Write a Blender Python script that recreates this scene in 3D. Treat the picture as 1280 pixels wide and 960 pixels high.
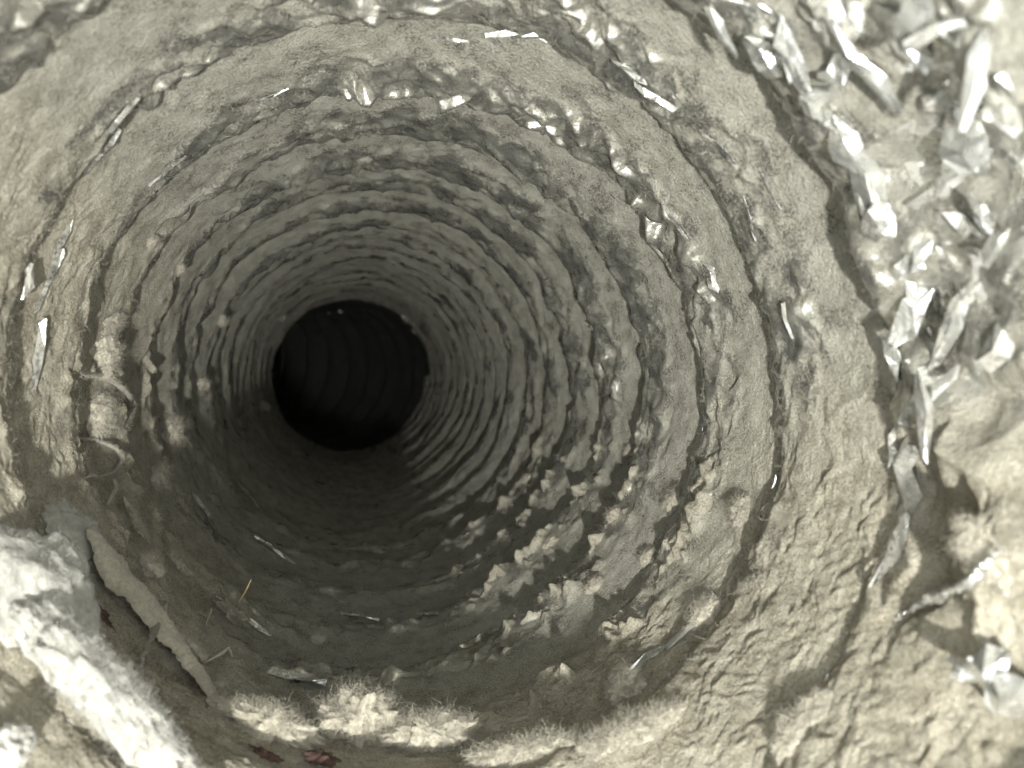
import bpy, math
import numpy as np
from mathutils import Vector

# ------------------------------------------------------------------ scene, camera, light
for o in list(bpy.data.objects):
    bpy.data.objects.remove(o)
S = bpy.context.scene
COL = S.collection
rng = np.random.default_rng(7)

F = 931.0                                   # focal length in pixels of a 1280 px wide frame
cam = bpy.data.objects.new('camera', bpy.data.cameras.new('camera'))
COL.objects.link(cam)
cam.location = (0, 0, 0)
cam.rotation_euler = (math.radians(90), 0, 0)
cam.data.sensor_width = 36.0
cam.data.lens = 36.0 * F / 1280.0
cam.data.clip_start = 0.002
cam.data.clip_end = 10
cam.data.dof.use_dof = True
cam.data.dof.focus_distance = 0.125
cam.data.dof.aperture_fstop = 30.0
S.camera = cam

w = bpy.data.worlds.new('World'); S.world = w
w.use_nodes = True
w.node_tree.nodes['Background'].inputs[0].default_value = (0.96, 1.0, 0.98, 1)
w.node_tree.nodes['Background'].inputs[1].default_value = 2.1

ld = bpy.data.lights.new('unseen_low_lamp', 'POINT')          # unseen lamp, set low and well behind the camera for flatter falloff
ld.energy = 2.8
ld.color = (1.0, 0.998, 0.95)
ld.shadow_soft_size = 0.0035
lamp = bpy.data.objects.new('unseen_low_lamp', ld); COL.objects.link(lamp)
lamp.location = (0.012, -0.100, -0.0485)

S.view_settings.view_transform = 'Standard'
S.view_settings.look = 'None'
S.view_settings.exposure = 0.35
S.view_settings.gamma = 1.0
S.render.engine = 'CYCLES'
S.cycles.max_bounces = 6
S.cycles.diffuse_bounces = 4
S.cycles.glossy_bounces = 3
S.cycles.sample_clamp_indirect = 4.0
S.cycles.caustics_reflective = False
S.cycles.use_denoising = True
S.cycles.use_adaptive_sampling = True
S.cycles.adaptive_threshold = 0.03

# ------------------------------------------------------------------ duct axis
R = 0.050
PITCH = 0.0225
T0 = 0.465                                   # the bend begins here
RB = 0.24
D = np.array([-0.235, 1.0, 0.018]); D /= np.linalg.norm(D)
P0 = np.array([0.0102, 0.0, -0.0033])
NR = np.cross(D, [0, 0, 1.0]); NR /= np.linalg.norm(NR)
NU = np.cross(NR, D)
LEFT = -NR * 0.985 + NU * 0.17; LEFT /= np.linalg.norm(LEFT)

def axis(t):
    t = np.asarray(t, float)[..., None]
    ph = np.clip((t - T0) / RB, 0, None)
    ts = np.minimum(t, T0)
    c = P0 + D * ts + D * (RB * np.sin(ph)) + LEFT * (RB * (1 - np.cos(ph)))
    tan = D * np.cos(ph) + LEFT * np.sin(ph)
    inw = LEFT * np.cos(ph) - D * np.sin(ph)
    up = np.cross(LEFT, D) * np.ones_like(ph)
    up = -up if up.reshape(-1, 3)[0] @ NU < 0 else up
    # frame kept twist free: right = -inw turned back by LEFT's tilt
    a = math.atan2(LEFT @ NU, -(LEFT @ NR))
    r0 = -inw
    right = r0 * math.cos(a) + up * math.sin(a)
    upp = up * math.cos(a) - r0 * math.sin(a)
    return c, right, upp, tan

# ------------------------------------------------------------------ numpy noise, periodic round the duct
def h2(i, j, seed):
    n = (i.astype(np.int64) * 374761393 + j.astype(np.int64) * 668265263 + seed * 974634777) & 0x7fffffff
    n = ((n ^ (n >> 13)) * 1274126177) & 0x7fffffff
    n = ((n ^ (n >> 16)) * 1103515245 + 12345) & 0x7fffffff
    return ((n >> 7) & 0xffff) / 65535.0

def pn(th, t, na, cell, seed):               # gradient noise, about -0.7..0.7
    a = th / (2 * np.pi) * na; b = t / cell
    i = np.floor(a).astype(np.int64); j = np.floor(b).astype(np.int64)
    fa = a - i; fb = b - j
    ua = fa * fa * fa * (fa * (fa * 6 - 15) + 10); ub = fb * fb * fb * (fb * (fb * 6 - 15) + 10)
    def g(di, dj):
        ang = h2((i + di) % na, j + dj, seed) * 2 * np.pi
        return np.cos(ang) * (fa - di) + np.sin(ang) * (fb - dj)
    return (g(0, 0) * (1 - ua) + g(1, 0) * ua) * (1 - ub) + (g(0, 1) * (1 - ua) + g(1, 1) * ua) * ub

def cells(n):                                # cells round the duct for a cell length in metres
    return max(3, int(round(2 * np.pi * R / n)))

def fbm(th, t, cell, seed, oct=4, an=1.0):
    s = 0; amp = 1.0; tot = 0
    for o in range(oct):
        s = s + amp * pn(th, t, cells(cell * an), cell, seed + o * 17); tot += amp
        amp *= 0.5; cell *= 0.5
    return s / tot * 1.5

def tri(th, t, cell, an, seed):              # creased foil: flat triangles between random heights, 0..1
    na = cells(cell * an)
    a = th / (2 * np.pi) * na; b = t / cell
    i = np.floor(a).astype(np.int64); j = np.floor(b).astype(np.int64)
    fa = a - i; fb = b - j
    v00 = h2(i % na, j, seed); v10 = h2((i + 1) % na, j, seed); v01 = h2(i % na, j + 1, seed); v11 = h2((i + 1) % na, j + 1, seed)
    A = np.where(fa > fb, v00 + (v10 - v00) * fa + (v11 - v10) * fb, v00 + (v01 - v00) * fb + (v11 - v01) * fa)
    fc = 1 - fa
    B = np.where(fc > fb, v10 + (v00 - v10) * fc + (v01 - v00) * fb, v10 + (v11 - v10) * fb + (v01 - v11) * fc)
    return np.where(h2(i % na, j, seed + 5) > .5, A, B)

def tile(th, t, cell, an, seed):             # one random value per tile
    na = cells(cell * an)
    return h2(np.floor(th / (2 * np.pi) * na).astype(np.int64) % na, np.floor(t / cell).astype(np.int64), seed)

def sstep(a, b, x):
    x = np.clip((x - a) / (b - a), 0, 1)
    return x * x * (3 - 2 * x)

def adist(th, c):                            # angular distance in degrees
    return np.abs((np.degrees(th) - c + 180) % 360 - 180)

# ------------------------------------------------------------------ wall shape
TB = 0.0722                                  # valley after the crest that passes on the right at this depth
def tmap(x):                                 # helix coordinate (turns) to place along the axis
    return TB + PITCH * x
_X = np.linspace(-6, 60, 20000); _T = tmap(_X)
def xmap(t):
    return np.interp(t, _T, _X)
def lip_sector(th):                          # the torn lower left side of the mouth
    return sstep(62, 30, adist(th, 256))

def wall(th, s, k, detail=True):
    """radius, axial position, dust cover, for turn k, angle th, place s (0..1) across the turn"""
    t = tmap(k + th / (2 * np.pi) + s)
    tc = tmap(k + th / (2 * np.pi))
    wob = pn(th, tc, 5, .05, 3) * .07 + pn(th, tc, 14, .03, 5) * .06 + pn(th, tc, 60, .02, 6) * .012
    sc = np.clip(.76 + wob, .6, .9)
    x1 = np.clip(s / sc, 0, 1); x2 = np.clip((s - sc) / (1 - sc), 0, 1)
    prof = np.where(s < sc, .25 * x1 + .75 * np.sin(np.pi / 2 * x1) ** 1.15, np.cos(np.pi / 2 * x2) ** .75)
    H = .0030 * (1 + .55 * pn(th, tc, 6, .05, 8) + .35 * pn(th, tc, 17, .03, 9))
    H = H * (1 - .5 * sstep(60, 30, adist(th, 318)) * sstep(.12, .08, tc))
    H = H * (1 - .75 * sstep(.098, .072, tc) * sstep(110, 60, adist(th, 150)))
    near = sstep(.079, .064, t)
    ur = near * sstep(80, 52, adist(th, 40))                    # shredded foil of the upper right mouth
    nearall = sstep(.080, .060, t)
    lip = lip_sector(th)
    lipc = lip * np.exp(-((t - .0905) / .006) ** 2)             # raised lip
    flare = lip * sstep(.087, .050, t)
    # crumple belongs to the crest
    cr_ = sstep(95, 40, adist(th, 45))
    cw = .24 + .10 * cr_ + .18 * pn(th, tc, 40, .02, 12) - .06 * sstep(60, 20, adist(th, 150))
    cz = np.where(s < sc - .04, np.exp(-((s - sc + .04) / cw) ** 4), 1.0)
    patch = sstep(-.3, .3, fbm(th, t, .014, 30, 2, 1.6))
    cm = np.clip(cz * (.55 + .60 * patch) + ur * .9 + nearall * .3, 0, 1.1)
    lr = sstep(62, 30, adist(th, 312)) * sstep(.125, .070, t)                  # thick felt low on the right
    lf = sstep(62, 30, adist(th, 192)) * sstep(.22, .10, t) * sstep(.06, .085, t)   # shaggy left
    lb = sstep(60, 40, adist(th, 270)) * sstep(.125, .10, t) * sstep(.078, .088, t)
    pile = np.clip(lr + .9 * lf + .6 * lb, 0, 1)
    h = H * prof
    dust = 0
    if detail:
        fr = np.exp(-((s - sc + .06) / .16) ** 2) * (sstep(48, 22, adist(th, 318)) * sstep(.085, .105, t) + .5 * sstep(45, 20, adist(th, 190)) * sstep(.09, .11, t)) * sstep(.26, .17, t)
        tt = t + .0030 * pn(th, t, 50, .006, 40) + .0012 * pn(th, t, 110, .003, 46)
        ta = th + .045 * pn(th, t, 40, .008, 41) + .02 * pn(th, t, 100, .0035, 42)
        urc = 1 - .7 * ur
        c1 = tri(ta, tt, .0075, .62, 50); c2 = tri(ta + .3, tt + .001, .0036, 1.4, 60); c3 = tri(ta, tt, .0017, 1.3, 70)
        rid = np.clip(1 - np.abs(pn(ta, tt, 44, .009, 43)) * 5, 0, 1) ** 1.5
        cp = cm * (1 - .92 * pile) * (1 - .75 * np.clip(fr, 0, 1))
        pk = (1 + .15 * cr_) * (.5 + .75 * sstep(-.15, .4, fbm(th, t, .02, 35, 2, 1.3))) * (1 - .55 * sstep(.14, .30, t))
        h = h + cp * pk * urc * (.0010 * (c1 - .35) + .0018 * (c2 - .4) + .0016 * (1 - .5 * sstep(.12, .22, t)) * (c3 - .5) + .0008 * rid)
        h = h + ur * (.0062 * (tri(ta, tt, .0090, 1.9, 80) - .5) + .0060 * (tri(ta, tt, .0180, .45, 90) - .5) + .0012 * (tri(ta, tt, .0052, .9, 95) - .5))
        h = h + (1 - cm) * (1 - .95 * pile) * (.0004 * (c1 - .5) + .00035 * (c2 - .5) + .00012 * (c3 - .5) + .00025 * rid * sstep(0, .4, pn(th, t, 20, .014, 44)))
        h = h + .0009 * fbm(th, t, .03, 100, 2) + .00018 * fbm(th, t, .004, 104, 3)
        f1 = fbm(ta, tt, .0045, 120, 4); f2 = fbm(ta + .5 * tt / R, tt - .4 * R * (ta - th), .0012, 130, 3)
        h = h + pile * (.0004 * (f1 + .25) + .00026 * f2 + .0007 * np.clip(f1 - .1, 0, 1) ** 2)
        h = h + .00010 * f2 * (1 - cm)
        h = h + fr * .0062 * np.clip(fbm(th, t, .0058, 160, 3) - .06, 0, .45)
        pile = np.clip(pile + .9 * fr * sstep(.02, .2, fbm(th, t, .0058, 160, 3)), 0, 1)
        tl = tile(ta, tt, .0048, .7, 61) * .6 + tile(ta, tt, .0100, .6, 81) * .4
        dust = .34 * fbm(th, t, .009, 140, 3) + cm * (.5 * (tl - .5) - 1.0 * (c2 - .5) - .5 * (c3 - .5)) + ur * .14 + .22 * cm + .22 * sstep(.15, .26, t)
    h = h + lipc * .0026
    wide = .002 * sstep(.468, .484, t)                         # beyond, the wall steps slightly wider
    r = R - h + flare * .010 + .0006 * np.sin(2 * th + .5) + wide
    farclean = .1 * sstep(.466, .476, t)
    dust = np.clip(.95 - .20 * (1 - pile) * sstep(.30, .20, t) - farclean - .80 * np.clip(cm, 0, 1) + dust + .85 * pile * (1 - .2 * cz), 0, 1.3)
    return r, t, dust, pile

def wpos(th, s, k, off=0.0):
    r, t, d, p = wall(np.asarray(th, float), np.asarray(s, float), k, True)
    c, ri, up, tn = axis(t)
    e = ri * np.cos(th)[..., None] + up * np.sin(th)[..., None]
    return c + e * (r - off)[..., None], -e, tn

def at_px(px, py, off=0.0):
    """the point of the wall behind a place of the picture: (point, inward normal, along axis, round axis, th, t)"""
    d = np.array([(px - 640) / F, 1.0, (480 - py) / F])
    y = np.linspace(.03, .6, 4000)
    p = d[None] * y[:, None]
    q = p - P0
    t = q @ D
    a = q @ NR; b = q @ NU
    rad = np.hypot(a, b)
    th = np.arctan2(b, a) % (2 * np.pi)
    x = xmap(t) - th / (2 * np.pi)
    k = np.floor(x); s = x - k
    rr = wall(th, s, k, True)[0]
    i = int(np.argmax(rad > rr))
    e = NR * math.cos(th[i]) + NU * math.sin(th[i])
    tang = -NR * math.sin(th[i]) + NU * math.cos(th[i])
    return p[i] - e * off, -e, D.copy(), tang, th[i], t[i]

# ------------------------------------------------------------------ mesh helpers
def raw_mesh(name, v, f, smooth=True):
    v = np.ascontiguousarray(v, np.float32); f = np.ascontiguousarray(f, np.int32)
    me = bpy.data.meshes.new(name)
    n = f.shape[1]
    me.vertices.add(len(v)); me.vertices.foreach_set('co', v.ravel())
    me.loops.add(f.size); me.loops.foreach_set('vertex_index', f.ravel())
    me.polygons.add(len(f)); me.polygons.foreach_set('loop_start', np.arange(0, f.size, n, dtype=np.int32))
    me.polygons.foreach_set('use_smooth', np.full(len(f), smooth))
    me.update(calc_edges=True)
    return me

def attr(me, name, a):
    at = me.attributes.new(name, 'FLOAT', 'POINT')
    at.data.foreach_set('value', np.ascontiguousarray(a, np.float32).ravel())

def link(name, me, mat, parent=None):
    o = bpy.data.objects.new(name, me); COL.objects.link(o)
    me.materials.append(mat)
    if parent: o.parent = parent
    return o

def tag(o, label, cat, group=None, kind=None):
    o['label'] = label; o['category'] = cat
    if group: o['group'] = group
    if kind: o['kind'] = kind
    return o

# ------------------------------------------------------------------ materials
class N:
    def __init__(self, name):
        self.m = bpy.data.materials.new(name); self.m.use_nodes = True
        self.t = self.m.node_tree; self.t.nodes.clear()
        self.out = self.t.nodes.new('ShaderNodeOutputMaterial')
        self.co = self.t.nodes.new('ShaderNodeTexCoord')
    def n(self, ty, **kw):
        x = self.t.nodes.new(ty)
        for k, v in kw.items(): setattr(x, k, v)
        return x
    def l(self, a, b): self.t.links.new(a, b)
    def put(self, sock, v):
        if hasattr(v, 'is_linked') or isinstance(v, bpy.types.NodeSocket): self.l(v, sock)
        else: sock.default_value = v
    def noise(self, scale, detail=3, rough=.55, dist=0.0):
        x = self.n('ShaderNodeTexNoise'); self.l(self.co.outputs['Object'], x.inputs['Vector'])
        x.inputs['Scale'].default_value = scale; x.inputs['Detail'].default_value = detail
        x.inputs['Roughness'].default_value = rough; x.inputs['Distortion'].default_value = dist
        return x.outputs['Fac']
    def math(self, op, a, b=0.0, c=0.0):
        x = self.n('ShaderNodeMath', operation=op)
        self.put(x.inputs[0], a); self.put(x.inputs[1], b); self.put(x.inputs[2], c)
        return x.outputs[0]
    def rng(self, v, a, b, c=0.0, d=1.0, smooth=True):
        x = self.n('ShaderNodeMapRange'); x.interpolation_type = 'SMOOTHSTEP' if smooth else 'LINEAR'
        self.put(x.inputs['Value'], v)
        for s, q in zip(('From Min', 'From Max', 'To Min', 'To Max'), (a, b, c, d)): x.inputs[s].default_value = q
        return x.outputs['Result']
    def ramp(self, v, stops):
        x = self.n('ShaderNodeValToRGB'); self.put(x.inputs[0], v)
        e = x.color_ramp.elements
        while len(e) < len(stops): e.new(.5)
        for q, (p, c) in zip(e, stops): q.position = p; q.color = (*c, 1)
        return x.outputs[0]
    def bump(self, h, dist, strength=1.0, nrm=None):
        x = self.n('ShaderNodeBump'); x.inputs['Distance'].default_value = dist; x.inputs['Strength'].default_value = strength
        self.put(x.inputs['Height'], h)
        if nrm: self.l(nrm, x.inputs['Normal'])
        return x.outputs[0]
    def pbr(self, **kw):
        x = self.n('ShaderNodeBsdfPrincipled')
        for k, v in kw.items(): self.put(x.inputs[k.replace('_', ' ')], v)
        return x
    def attr(self, name):
        x = self.n('ShaderNodeAttribute'); x.attribute_name = name
        return x.outputs['Fac']

def mat_duct():
    m = N('dusty_foil')
    dust = m.attr('dust'); pile = m.attr('pile')
    speck = m.noise(2700, 3, .9)
    mid = m.noise(300, 3, .6)
    a = m.math('MULTIPLY_ADD', speck, 1.7, m.math('ADD', dust, -.85))
    a = m.math('MULTIPLY_ADD', mid, .8, m.math('ADD', a, -.40))
    mask = m.rng(a, .30, .66)
    tone = m.math('ADD', m.math('MULTIPLY', speck, .62), m.math('MULTIPLY', mid, .38))
    col = m.ramp(tone, [(.35, (.19, .180, .147)), (.50, (.37, .355, .298)), (.65, (.53, .514, .44))])
    pcol = m.ramp(tone, [(.34, (.20, .172, .122)), (.49, (.435, .400, .312)), (.62, (.61, .572, .465))])
    mx = m.n('ShaderNodeMix', data_type='RGBA'); m.put(mx.inputs[0], pile); m.l(col, mx.inputs[6]); m.l(pcol, mx.inputs[7])
    dn = m.bump(speck, .0008, .9)
    dbs = m.pbr(Base_Color=mx.outputs[2], Roughness=.95, Normal=dn)
    dbs.inputs['Specular IOR Level'].default_value = .08
    fcol = m.ramp(speck, [(.35, (.45, .44, .395)), (.65, (.77, .76, .70))])
    fr = m.rng(mid, .3, .7, .20, .42)
    fbs = m.pbr(Base_Color=fcol, Metallic=.88, Roughness=fr, Normal=m.bump(mid, .0012, .4))
    s = m.n('ShaderNodeMixShader'); m.l(mask, s.inputs[0]); m.l(fbs.outputs[0], s.inputs[1]); m.l(dbs.outputs[0], s.inputs[2])
    m.l(s.outputs[0], m.out.inputs[0])
    return m.m

def mat_flake(name, tint=(.74, .745, .73), dusty=.35):
    m = N(name)
    fn = m.bump(m.noise(380, 3, .5, .6), .0006, .5)
    f = m.pbr(Base_Color=(*tint, 1), Metallic=.9, Roughness=m.rng(m.noise(300, 2), .3, .7, .16, .42), Normal=fn)
    d = m.pbr(Base_Color=(.33, .32, .28, 1), Roughness=.9)
    d.inputs['Specular IOR Level'].default_value = .1
    msk = m.rng(m.math('ADD', m.math('MULTIPLY', m.noise(1900, 3, .7), .6), m.math('MULTIPLY', m.noise(260, 3), .6)), .62 - .2 * dusty, .86 - .3 * dusty)
    s = m.n('ShaderNodeMixShader'); m.l(msk, s.inputs[0]); m.l(f.outputs[0], s.inputs[1]); m.l(d.outputs[0], s.inputs[2])
    m.l(s.outputs[0], m.out.inputs[0])
    return m.m

def mat_lint(name, lo, hi, scale=1800):
    m = N(name)
    n1 = m.noise(scale, 4, .65); n2 = m.noise(scale * .12, 3)
    c = m.ramp(m.math('ADD', m.math('MULTIPLY', n1, .6), m.math('MULTIPLY', n2, .4)), [(.3, lo), (.65, hi)])
    b = m.pbr(Base_Color=c, Roughness=1.0, Normal=m.bump(n1, .0004, .7))
    b.inputs['Specular IOR Level'].default_value = .05
    b.inputs['Sheen Weight'].default_value = .3
    m.l(b.outputs[0], m.out.inputs[0])
    return m.m

def mat_plain(name, col, rough, var=.4):
    m = N(name)
    n1 = m.noise(700, 4, .6)
    c = m.ramp(n1, [(.3, tuple(q * (1 - var) for q in col)), (.7, col)])
    b = m.pbr(Base_Color=c, Roughness=rough, Normal=m.bump(n1, .0004, .6))
    m.l(b.outputs[0], m.out.inputs[0])
    return m.m

M_DUCT = mat_duct()
M_FAR_SHADE = mat_plain('painted_far_shade', (.050, .049, .043), .45, .5)  # far turns painted dark, standing in for light fading in the hole
M_FLAKE = mat_flake('bare_foil', dusty=.15)
M_FLAKE_D = mat_flake('dusty_torn_foil', (.56, .56, .54), dusty=.45)
M_FLAKE_L = mat_flake('lint_covered_foil', (.60, .60, .58), dusty=.85)
M_LINT = mat_lint('cream_lint', (.29, .262, .205), (.55, .515, .42))
M_LINT_W = mat_lint('white_lint', (.30, .288, .25), (.52, .51, .465), 1300)
M_LINT_G = mat_lint('grey_lint', (.19, .170, .130), (.38, .352, .285))
M_FIB = mat_lint('lint_fibre', (.36, .34, .29), (.58, .56, .50), 400)
M_RED = mat_plain('rust_red', (.105, .060, .046), .9, .7)
M_STRAW = mat_plain('straw', (.62, .50, .26), .6)
M_DARK = mat_plain('light_stop_brown', (.06, .045, .032), .9)  # only on the added disc that blocks light at the far end

# ------------------------------------------------------------------ the duct
duct = bpy.data.objects.new('flexible_duct', None); COL.objects.link(duct)
duct.location = tuple(P0 + D * .04)
tag(duct, 'dust-coated silver foil flexible duct with spiral corrugations running into the dark', 'duct')
inv = np.array(duct.location)

def corrugation(k):
    tm = max(.035, float(tmap(np.array(k + .5))))
    rp = .8 * F * .047 / tm
    na = int(np.clip(2 * np.pi * rp / 2.1, 220, 1150))
    ns = int(np.clip(1.25 * rp * PITCH / tm, 18, 110))
    th = np.linspace(0, 2 * np.pi, na + 1)
    s = np.linspace(0, 1, ns + 1)
    TH, SS = np.meshgrid(th, s, indexing='ij')
    r, t, dust, pile = wall(TH.ravel(), SS.ravel(), k)
    c, ri, up, tn = axis(t)
    th_ = TH.ravel()
    v = c + (ri * np.cos(th_)[:, None] + up * np.sin(th_)[:, None]) * r[:, None] - inv
    idx = np.arange((na + 1) * (ns + 1)).reshape(na + 1, ns + 1)
    f = np.stack([idx[:-1, :-1], idx[1:, :-1], idx[1:, 1:], idx[:-1, 1:]], -1).reshape(-1, 4)
    me = raw_mesh('corrugation', v, f)
    attr(me, 'dust', dust); attr(me, 'pile', pile)
    return link('corrugation', me, M_FAR_SHADE if k >= 18 else M_DUCT, duct)

K0, K1 = -3, 44
for k in range(K0, K1):
    corrugation(k)

def light_stop():                               # unseen disc added round the bend to stop world light leaking in
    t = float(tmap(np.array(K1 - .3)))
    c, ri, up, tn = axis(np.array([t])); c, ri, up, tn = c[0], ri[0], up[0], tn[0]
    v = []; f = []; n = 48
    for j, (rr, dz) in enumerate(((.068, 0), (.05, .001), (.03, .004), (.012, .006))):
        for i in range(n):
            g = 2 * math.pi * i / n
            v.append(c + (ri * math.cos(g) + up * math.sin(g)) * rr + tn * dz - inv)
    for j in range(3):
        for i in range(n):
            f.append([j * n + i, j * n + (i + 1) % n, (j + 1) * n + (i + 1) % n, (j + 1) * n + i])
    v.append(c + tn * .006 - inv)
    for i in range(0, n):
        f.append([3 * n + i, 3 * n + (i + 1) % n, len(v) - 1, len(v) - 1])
    me = bpy.data.meshes.new('light_stop'); me.from_pydata([tuple(q) for q in v], [], [tuple(dict.fromkeys(q)) for q in f])
    link('light_stop', me, M_DARK, duct)
light_stop()


# ------------------------------------------------------------------ torn foil at the mouth and bare crest foil: parts of the duct
LAMP = np.array(lamp.location)
def unit(v): return v / np.linalg.norm(v)

def flake(px, py, L, W, ang, glint=.6, off=.0016, mat=None, bend=.25, fold=.35):
    """a creased tongue of foil standing off the wall; L, W in picture pixels at its place"""
    p, nrm, ax, tg, th, t = at_px(px, py, off)
    mm = p[1] / F
    L *= (1.35 if px > 1000 else 1.1) * mm; W *= (1.5 if px > 1000 else .9) * mm
    half = unit(unit(-p) + unit(LAMP - p))
    n = unit(nrm * (1 - glint) + half * glint + rng.normal(0, .10, 3))
    v = np.array([math.cos(math.radians(ang)), 0, math.sin(math.radians(ang))])
    u = unit(v - n * (v @ n)); c = np.cross(n, u)
    rows = 4
    us = np.array([-.5, rng.uniform(-.24, -.08), rng.uniform(.08, .26), .5])
    wr = np.array([rng.uniform(.1, .7), rng.uniform(.75, 1.05), rng.uniform(.7, 1.05), rng.uniform(.05, .6)])
    sh = rng.normal(0, .14, 4)
    vs = []
    for i in range(rows):
        base = p + u * L * us[i] + n * (bend * L * (.18 - us[i] ** 2) + rng.normal(0, .07) * W)
        rp = rng.uniform(-.18, .2)
        for a, lift in ((-.5, rng.normal(0, .08)), (rp, fold * rng.uniform(.4, 1.3)), (.5, rng.normal(0, .08))):
            vs.append(base + c * W * (a * wr[i] + sh[i]) + u * L * rng.normal(0, .05) + n * W * lift)
    vs = np.array(vs) - inv
    q = np.arange(rows * 3).reshape(rows, 3)
    f4 = np.concatenate([np.stack([q[:-1, :-1], q[1:, :-1], q[1:, 1:]], -1).reshape(-1, 3), np.stack([q[:-1, :-1], q[1:, 1:], q[:-1, 1:]], -1).reshape(-1, 3)])
    me = raw_mesh('foil_flake', vs, f4, smooth=False)
    o = link('foil_flake', me, mat or M_FLAKE, duct)
    sd = o.modifiers.new('thickness', 'SOLIDIFY'); sd.thickness = .00006
    return o

BRIGHT = [(918, 20, 60, 16, -60), (1000, 42, 75, 26, -70), (962, 62, 60, 34, -58), (1012, 62, 60, 16, -72), (1060, 76, 34, 20, 40),
          (1106, 64, 112, 15, -52), (1162, 10, 44, 26, 88), (1192, 22, 50, 14, 25), (1232, 88, 95, 16, 80), (1082, 170, 64, 28, -68),
          (1101, 235, 105, 28, -80), (1126, 270, 34, 32, -35), (1028, 112, 34, 26, 60), (1222, 165, 62, 40, -72), (1238, 192, 26, 20, -60),
          (1246, 258, 44, 12, -56), (1266, 300, 40, 14, 60), (1172, 312, 34, 14, 62), (1160, 392, 62, 26, 58), (1150, 332, 26, 20, 70),
          (1178, 520, 84, 15, 92), (1196, 480, 44, 12, 52), (1252, 842, 52, 36, 20), (1272, 872, 40, 40, 60), (1236, 852, 34, 22, -20),
          (820, 118, 56, 14, -36), (792, 88, 62, 13, -48), (890, 345, 36, 15, -62), (28, 348, 46, 16, 80), (1128, 445, 40, 12, -70)]
DULL = [(940, 18, 70, 22, -50), (975, 20, 60, 20, -75), (1040, 20, 60, 24, -60), (1130, 40, 80, 26, -30), (1045, 150, 60, 26, -50), (1065, 215, 90, 22, -64),
        (1160, 150, 60, 24, 35), (1190, 130, 50, 18, 10), (1140, 205, 60, 22, -20), (1180, 230, 60, 20, 30), (1200, 405, 110, 18, 52),
        (1226, 352, 66, 16, 84), (1166, 432, 40, 12, -82), (1140, 360, 50, 20, -75), (1210, 290, 50, 24, 10), (1260, 130, 60, 24, 70),
        (1122, 560, 60, 16, 70), (1140, 600, 70, 26, 80), (1120, 690, 80, 20, 78), (1145, 500, 50, 20, 60), (1250, 420, 60, 26, 40),
        (152, 140, 52, 16, 45), (128, 186, 60, 18, 52), (60, 352, 76, 18, 76), (44, 444, 76, 24, 52), (72, 300, 60, 16, 70),
        (966, 236, 46, 7, -76), (640, 40, 56, 14, -12), (560, 45, 50, 12, 8), (985, 400, 40, 12, -80), (850, 285, 50, 10, -62), (905, 190, 66, 16, -52), (940, 270, 60, 14, -62), (330, 118, 56, 12, 28), (205, 210, 56, 12, 22),
        (800, 830, 110, 20, 24), (850, 800, 120, 22, 42), (372, 850, 66, 28, -26), (545, 768, 46, 12, -4), (450, 772, 44, 10, -12),
        (470, 690, 60, 10, -4), (560, 722, 60, 9, 2), (345, 690, 60, 11, -36), (310, 620, 50, 10, -42), (255, 640, 70, 12, -55), (300, 770, 80, 14, -48)]
for a in BRIGHT:
    inner = a[0] < 900
    flake(*a, glint=rng.uniform(.25, .5) if inner else rng.uniform(.7, .95), off=.0004 if inner else rng.uniform(.0010, .0022), mat=M_FLAKE_D if inner else M_FLAKE)
for a in DULL: flake(*a, glint=rng.uniform(.05, .4) if a[0] > 1000 else rng.uniform(0, .12), off=rng.uniform(.0, .0004), mat=M_FLAKE_D, fold=.25, bend=.10)

for x, y, sz_, an_ in [(352, 398, 5, 40), (368, 391, 4, 30), (412, 390, 4, 10), (424, 389, 5, 0), (452, 388, 5, -8), (462, 394, 4, -10), (481, 391, 4, -25),
                      (508, 399, 9, -50), (519, 414, 6, -60), (531, 452, 4, -80), (535, 480, 6, 85)]:
    flake(x, y, sz_ * 1.6, sz_ * .8, an_, glint=.9, off=.0006)

from mathutils import noise as mn

def ribbon(name, pts, wid, off, mat, parent, curl=.35, lint_edge=False):
    """a strip of foil along places of the picture; pts px, wid px per point"""
    P = []; Nn = []
    for (x, y), o_ in zip(pts, off):
        p, n, *_ = at_px(x, y, o_); P.append(p); Nn.append(n)
    P = np.array(P); Nn = np.array(Nn); wid = np.array(wid) * P[:, 1] / F
    m = 70
    u = np.linspace(0, len(P) - 1, m)
    cr = lambda A: np.stack([np.interp(u, np.arange(len(P)), A[:, i]) for i in range(3)], 1)
    Pi = cr(P)
    for _ in range(3): Pi[1:-1] = (Pi[:-2] + 2 * Pi[1:-1] + Pi[2:]) / 4
    Ni = cr(Nn); wi = np.interp(u, np.arange(len(P)), wid)
    T = np.gradient(Pi, axis=0)
    vs = []
    for i in range(m):
        t_ = unit(T[i]); n = unit(Ni[i] - t_ * (Ni[i] @ t_)); c = np.cross(n, t_)
        for j in range(7):
            a = (j / 6 - .5) * (1 + .35 * mn.noise(Vector((i * .06, j // 4 * 3.1, pts[0][0])))) + .10 * mn.noise(Vector((i * .12, 7.7, pts[0][1])))
            vs.append(n * wi[i] * .22 * mn.noise(Vector((i * .09, j * .5, 3.3))) + Pi[i] + c * wi[i] * a + n * wi[i] * (curl * (1 - 4 * a * a)) + rng.normal(0, .00009, 3))
    vs = np.array(vs) - (inv if parent else 0)
    idx = np.arange(m * 7).reshape(m, 7)
    f4 = np.stack([idx[:-1, :-1], idx[1:, :-1], idx[1:, 1:], idx[:-1, 1:]], -1).reshape(-1, 4)
    o = link(name, raw_mesh(name, vs, f4), mat, parent)
    sd = o.modifiers.new('thickness', 'SOLIDIFY'); sd.thickness = .00012
    return o

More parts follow.
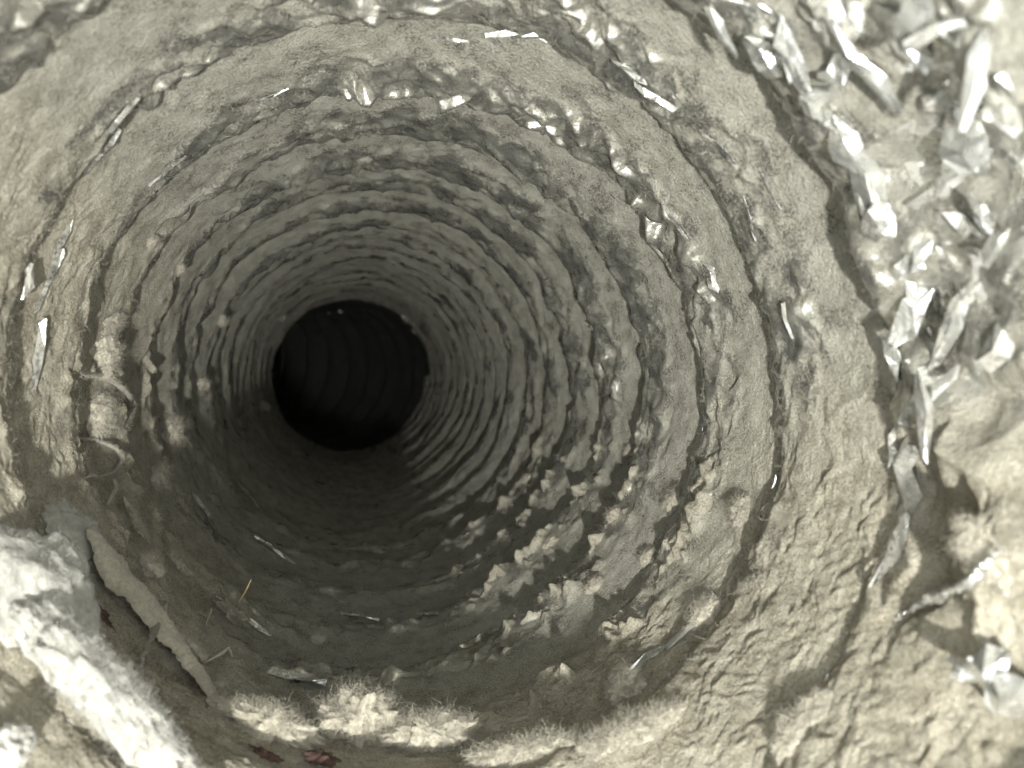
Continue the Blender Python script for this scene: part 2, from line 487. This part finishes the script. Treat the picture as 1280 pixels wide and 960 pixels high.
ribbon('lip_fold', [(96, 668), (120, 720), (160, 765), (200, 808), (235, 850), (268, 892)], [20, 50, 52, 32, 30, 14], [.0015, .002, .002, .0018, .0015, .001], M_LINT, duct, .3)
ribbon('foil_crease', [(196, 764), (182, 795), (168, 830), (163, 866)], [8, 9, 9, 6], [.002, .002, .0015, .001], M_FLAKE_L, duct, .5)
ribbon('foil_crease', [(1262, 690), (1225, 730), (1180, 750), (1130, 778)], [6, 14, 16, 6], [.001] * 4, M_FLAKE_D, duct, .5)

# ------------------------------------------------------------------ lint

def fibres(base, dirs, length, width, segs=3, curl=.6):
    """ribbon fibres: base points, start directions, lengths -> verts, tri faces"""
    n = len(base)
    d = dirs / np.linalg.norm(dirs, axis=1)[:, None]
    pts = [base]; p = base.copy()
    for i in range(segs):
        d = d + rng.normal(0, curl, (n, 3)); d /= np.linalg.norm(d, axis=1)[:, None]
        p = p + d * (length / segs)[:, None]; pts.append(p)
    side = np.cross(d, rng.normal(0, 1, (n, 3))); side /= np.linalg.norm(side, axis=1)[:, None] + 1e-9
    V = []
    for i, q in enumerate(pts):
        wv = width * (1 - .75 * i / segs)
        V += [q - side * wv * .5, q + side * wv * .5]
    V = np.stack(V, 1).reshape(-1, 3)
    m = 2 * (segs + 1)
    fs = []
    for i in range(segs):
        a = 2 * i
        fs += [[a, a + 1, a + 3], [a, a + 3, a + 2]]
    Fc = (np.arange(n)[:, None, None] * m + np.array(fs)[None]).reshape(-1, 3)
    return V, Fc

def ico(sub):
    import bmesh
    bm = bmesh.new(); bmesh.ops.create_icosphere(bm, subdivisions=sub, radius=1)
    bm.verts.ensure_lookup_table()
    v = np.array([x.co[:] for x in bm.verts]); f = np.array([[q.index for q in x.verts] for x in bm.faces]); bm.free()
    return v, f
ICO = {k: ico(k) for k in (3, 4, 5)}

def tuft(name, label, cat, px, py, L, W, ang, mat, hgt=.5, off=.0, nf=260, sub=4, rough=.55, flen=.45, group=None, seed=0, fw=.000038):
    """a felted clump of lint lying on the wall; L, W in picture pixels, ang in the picture"""
    p, nrm, ax, tg, th, t = at_px(px, py, off)
    mm = p[1] / F; L *= mm; W *= mm
    v0 = np.array([math.cos(math.radians(ang)), 0, math.sin(math.radians(ang))])
    n = unit(nrm + .35 * unit(-p))
    u = unit(v0 - n * (v0 @ n)); c = np.cross(n, u)
    sub = min(5, sub + 1); nf = int(nf * 6)
    sv, sf = ICO[sub]
    sz = math.sqrt(L * W); mw = min(L, W)
    out = np.empty_like(sv)
    off3 = Vector((seed * 7.3 + px * .11, py * .13, seed * 1.7))
    for i, q in enumerate(sv):
        qv = Vector((q[0] * L / mw, q[1] * W / mw, q[2]))
        a = .55 * mn.fractal(qv * 1.3 + off3, 1.0, 2.1, 3) + .13 * mn.fractal(qv * 4.5 + off3, .9, 2.1, 3) + .07 * mn.noise(qv * 17 + off3)
        out[i] = q * (1 + rough * a)
    pos = u * (out[:, 0:1] * L * .5) + c * (out[:, 1:2] * W * .5) + n * (out[:, 2:3] * min(L, W) * hgt * (1 if mat is M_LINT_W else .62))
    if mat not in (M_LINT_W, M_RED): pos *= .74; nf = int(nf * 1.4); flen *= 1.25
    k = rng.integers(0, len(pos), nf)
    nd = pos[k] / (np.linalg.norm(pos[k], axis=1)[:, None] + 1e-9)
    fv, ff = fibres(pos[k] * .93, nd + rng.normal(0, .5, (nf, 3)), rng.uniform(.12, .8, nf) ** 1.5 * sz * flen, fw, 4, .95)
    V = np.concatenate([pos, fv]); Fa = np.concatenate([sf, ff + len(pos)])
    me = raw_mesh(name, V, Fa)
    o = link(name, me, mat)
    o.location = tuple(p)
    tag(o, label, cat, group)
    return o

# big heap at the lower left
tuft('lint_heap', 'big blurred cream lint heap filling the left edge above the white lint roll', 'lint', 36, 745, 190, 180, 60, M_LINT_W, .2, .0005, 3000, 5, .6, .14, seed=1)
tuft('lint_heap', 'white lint bulge above the silver lip fold at the lower left', 'lint', 88, 668, 120, 76, 20, M_LINT_W, .12, .0, 1600, 5, .6, .2, seed=2)
tuft('lint_heap', 'cream lint pad at the left edge between the big heap and the white roll', 'lint', 60, 822, 170, 66, -15, M_LINT_W, .25, .001, 1600, 5, .6, .15, seed=4)
tuft('lint_roll', 'long white lint roll slanting through the bottom left corner', 'lint', 100, 905, 310, 74, -45, M_LINT_W, .35, .004, 6000, 5, .6, .2, seed=5)
tuft('lint_heap', 'small white lint lump cut by the bottom left corner of the frame', 'lint', -6, 945, 60, 70, 60, M_LINT_W, .4, .001, 300, 4, .7, .2, seed=6)
# along the lower lip
tuft('lint_tuft', 'spiky cream lint tuft standing on the lower lip right of the red-brown lump', 'lint', 445, 920, 120, 62, 22, M_LINT, 1.1, .002, 1500, 5, 1.3, .5, seed=11)
tuft('lint_tuft', 'cream lint tuft on the lower lip, second spiky one from the red-brown lump', 'lint', 540, 935, 130, 46, 10, M_LINT, 1.0, .002, 1500, 5, 1.3, .45, seed=12)
tuft('lint_tuft', 'loose pale lint strip on the lip left of the spiky tufts', 'lint', 335, 915, 150, 44, -16, M_LINT, .8, .001, 1500, 5, 1.3, .4, seed=13)
tuft('lint_tuft', 'low cream lint bank along the bottom edge of the frame', 'lint', 660, 950, 200, 44, 4, M_LINT, .6, .001, 2200, 5, .8, .3, seed=14)
tuft('lint_tuft', 'cream lint wad on the lip at the start of the bright lower right felt', 'lint', 790, 925, 170, 52, 14, M_LINT, .5, .001, 2200, 5, .8, .3, seed=15)
tuft('lint_tuft', 'lint curl with a dark hollow above the lower lip', 'lint', 786, 866, 66, 44, 20, M_LINT, .6, .001, 400, 4, .9, .5, seed=17)
tuft('lint_tuft', 'ragged lint knob on the crest at the right, casting a dark blotch', 'lint', 884, 770, 60, 46, 50, M_LINT, .45, .0005, 400, 4, .9, .5, seed=18)
tuft('lint_tuft', 'lint knob hanging on the second crest below the right middle', 'lint', 930, 640, 46, 36, 70, M_LINT_G, .6, .0005, 350, 4, .9, .55, seed=19)
tuft('lint_tuft', 'dusty lint knob low on the third crest at the right', 'lint', 845, 625, 44, 30, 50, M_LINT_G, .6, .0005, 300, 4, .9, .5, seed=20)
tuft('lint_tuft', 'thick cream lint wad under the dark forked shadow at the lower right', 'lint', 1010, 905, 150, 80, 30, M_LINT, .14, .0, 600, 5, .7, .2, seed=21)
tuft('lint_tuft', 'pale lint ridge running up the lower right edge of the frame', 'lint', 1225, 690, 60, 150, 10, M_LINT, .25, .0, 500, 5, .7, .25, seed=22)
# floor and left wall
tuft('lint_tuft', 'hooked white lint scrap on the shaded floor beside the lint bulge', 'lint', 182, 712, 44, 34, 60, M_LINT, .6, .001, 350, 4, .95, .5, seed=31)
tuft('lint_tuft', 'narrow pale lint scrap right of the hooked one on the shaded floor', 'lint', 218, 708, 52, 17, -36, M_LINT, .6, .001, 300, 4, .9, .6, seed=32)
tuft('lint_tuft', 'pinkish grey lint scrap carrying a straw bit on the shaded floor', 'lint', 286, 772, 62, 26, -48, M_LINT_G, .7, .001, 400, 4, .95, .6, seed=33)
tuft('lint_tuft', 'tiny round lint speck alone on the shaded floor', 'lint', 396, 803, 24, 20, 80, M_LINT, .6, .0008, 260, 4, .8, .5, seed=34)
tuft('lint_tuft', 'white lint scrap touching the middle of the silver lip fold', 'lint', 228, 822, 56, 20, -42, M_LINT, .6, .002, 350, 4, .9, .5, seed=35)
tuft('lint_tuft', 'small white lint knot at the lower end of the silver lip fold', 'lint', 262, 872, 28, 24, -40, M_LINT, .7, .002, 300, 4, .9, .6, seed=36)
tuft('lint_tuft', 'broken pale lint trail above the narrow scrap on the left floor', 'lint', 164, 655, 74, 16, -46, M_LINT, .5, .001, 350, 4, .95, .5, seed=37)
tuft('lint_tuft', 'faint fuzzy lint patch beside a dark dimple on the left floor', 'lint', 272, 665, 44, 16, 8, M_LINT_G, .5, .0008, 300, 4, .9, .7, seed=38)
tuft('lint_tuft', 'thick cream lint cake on the left wall above the curled strand', 'lint', 122, 445, 70, 54, 50, M_LINT, .4, .001, 450, 4, .8, .4, seed=39)
tuft('lint_tuft', 'shaggy lint cake between the two curled strands on the left wall', 'lint', 118, 520, 74, 46, 10, M_LINT, .35, .0008, 450, 4, .85, .4, seed=40)
tuft('lint_tuft', 'drooping lint fringe on the crest right of the curled strands', 'lint', 208, 545, 34, 54, 10, M_LINT, .5, .0012, 420, 4, .9, .6, seed=41)
tuft('lint_tuft', 'pale lint fringe below the drooping one on the left wall', 'lint', 192, 600, 40, 36, 60, M_LINT, .5, .0012, 380, 4, .9, .6, seed=42)
tuft('lint_tuft', 'ragged lint shred at the left rim of the dark hole', 'lint', 328, 512, 20, 22, 70, M_LINT_G, .5, .001, 200, 4, .9, .5, seed=43)
tuft('lint_tuft', 'brown lint clot above the thick cake on the left wall', 'lint', 136, 402, 50, 26, -10, M_LINT_G, .5, .0008, 300, 4, .9, .5, seed=44)
KNOTS = [('brown lint knot high on the left wall beside a long crease', 186, 300, 26, 16, 50), ('small brown lint knot under the high one on the left wall', 222, 335, 20, 14, 60),
         ('grey lint knot left of the dark hole on an inner crest', 250, 480, 22, 26, 80), ('small lint knot on the left wall, nearest above the dark hole', 275, 400, 18, 20, 80),
         ('dusty lint knot on the lower right crest nearest the hanging knob', 790, 565, 24, 16, 60), ('dusty lint knot where the floor shadow frays, above the lint curl', 745, 735, 36, 22, 40),
         ('dusty lint knot on the lower right crest, above the frayed shadow', 770, 645, 28, 18, 45), ('lint knot low on the right, left neighbour of the ragged knob', 812, 700, 34, 22, 45),
         ('tiny lint knot deep on the right wall, farthest of the knots there', 660, 600, 18, 12, 50), ('flat lint knot at the frayed shadow edge, farther in than the others', 690, 680, 30, 16, 40)]
for i, (lb_, x, y, a, b, c) in enumerate(KNOTS):
    tuft('lint_knot', lb_, 'lint', x, y, a, b, c, M_LINT_G, .7, .0006, 160, 3, .7, .6, group='small lint knots on the crests', seed=60 + i)

def strand(name, label, cat, pts, wid, mat, offs, nf=500):
    P = np.array([at_px(x, y, o_)[0] for (x, y), o_ in zip(pts, offs)])
    m = 60
    u = np.linspace(0, len(P) - 1, m)
    Pi = np.stack([np.interp(u, np.arange(len(P)), P[:, i]) for i in range(3)], 1)
    for _ in range(10): Pi[1:-1] = (Pi[:-2] + 2 * Pi[1:-1] + Pi[2:]) / 4
    T = np.gradient(Pi, axis=0); w_ = wid * Pi[:, 1] / F
    vs = []
    for i in range(m):
        t_ = unit(T[i]); a = unit(np.cross(t_, [.3, 1, .2])); b = np.cross(t_, a)
        e = math.sin(math.pi * (.06 + .88 * i / (m - 1))) ** .5
        for j in range(10):
            g = j / 10 * 2 * math.pi
            rr = w_[i] * .5 * e * (1 + .45 * mn.noise(Vector((i * .35, math.cos(g) * 1.2, math.sin(g) * 1.2 + pts[0][0]))))
            vs.append(Pi[i] + (a * math.cos(g) + b * math.sin(g)) * rr)
    vs = np.array(vs)
    org = Pi[0].copy()
    f = []
    for i in range(m - 1):
        for j in range(10):
            A, B = i * 10 + j, i * 10 + (j + 1) % 10
            f += [[A, B, B + 10], [A, B + 10, A + 10]]
    k = rng.integers(0, len(vs), nf)
    fv, ff = fibres(vs[k], rng.normal(0, 1, (nf, 3)), rng.uniform(.5, 1.4, nf) * w_.mean() * .8, .00006)
    o = link(name, raw_mesh(name, np.concatenate([vs, fv]) - org, np.concatenate([np.array(f), ff + len(vs)])), mat)
    o.location = tuple(org)
    tag(o, label, cat)
    return o
strand('lint_strand', 'arched grey lint strand on the left wall, upper of the two curled ones', 'lint', [(98, 468), (124, 468), (148, 486), (162, 508), (154, 540)], 7, M_LINT_G, [.0003, .0006, .001, .0007, .0003], 1800)
strand('lint_strand', 'looped pale lint strand on the left wall, lower of the two curled ones', 'lint', [(84, 552), (108, 548), (136, 560), (147, 574), (138, 592), (112, 598)], 5, M_LINT_G, [.0003, .0006, .001, .001, .0007, .0003], 1800)
strand('lint_strand', 'thin upright lint thread left of the broken lint trail', 'lint', [(134, 602), (130, 615), (126, 634)], 5, M_LINT, [.001, .002, .001], 80)
strand('lint_strand', 'thin wavy lint thread right of the white scrap on the lip fold', 'lint', [(250, 836), (266, 832), (276, 824), (286, 828)], 4, M_LINT, [.001, .002, .002, .001], 60)
strand('lint_strand', 'bent hair-thin lint thread standing under the straw scrap', 'lint', [(252, 790), (253, 775), (262, 768)], 3.5, M_LINT_G, [.001, .002, .001], 40)
strand('straw_bit', 'tiny yellow straw bit sticking up from a lint scrap', 'straw', [(290, 766), (294, 757), (297, 748)], 2.2, M_STRAW, [.0015, .003, .004], 4)
# red-brown bits
tuft('red_lump', 'rounded red-brown lump half buried in lint at the bottom edge', 'debris', 398, 958, 40, 20, 5, M_RED, .4, .001, 160, 4, 1.1, .2, seed=81)
tuft('red_scrap', 'dull red-brown scrap left of the red-brown lump at the bottom edge', 'debris', 330, 946, 36, 11, -35, M_RED, .3, .0004, 160, 4, 1.1, .2, seed=82)
tuft('red_scrap', 'dull red scrap tucked under the silver lip fold at the lower left', 'debris', 124, 772, 50, 22, -50, M_RED, .2, .0002, 160, 4, 1.1, .2, seed=83)

# ------------------------------------------------------------------ loose fibres over the felt: nobody could count them
def fibre_mat(n=46000):
    k = rng.choice(np.arange(-1, 8), n, p=np.array([.16, .18, .17, .14, .11, .09, .07, .05, .03]))
    th = rng.uniform(0, 2 * np.pi, n); s = rng.beta(3.2, 1.5, n)
    B = []; Dd = []; keep = []
    r, t, dust, pile = wall(th, s, k)
    pr = .18 + .8 * pile + .25 * (s > .6)
    ok = (rng.uniform(0, 1, n) < pr) & (t > .06)
    th, s, k, r, t = th[ok], s[ok], k[ok], r[ok], t[ok]
    c, ri, up, tn = axis(t)
    e = ri * np.cos(th)[:, None] + up * np.sin(th)[:, None]
    tg = -ri * np.sin(th)[:, None] + up * np.cos(th)[:, None]
    a = rng.uniform(0, 2 * np.pi, len(th))
    d = tn * np.cos(a)[:, None] + tg * np.sin(a)[:, None] - e * rng.uniform(.05, .5, len(th))[:, None]
    V, Fc = fibres(c + e * (r + .00003)[:, None], d, rng.uniform(.0003, .0019, len(th)) , .00003, 4, .8)
    o = link('loose_lint_fibres', raw_mesh('loose_lint_fibres', V, Fc), M_FIB)
    tag(o, 'fine pale lint fibres furring the dusty corrugations all round', 'lint', kind='stuff')
fibre_mat()
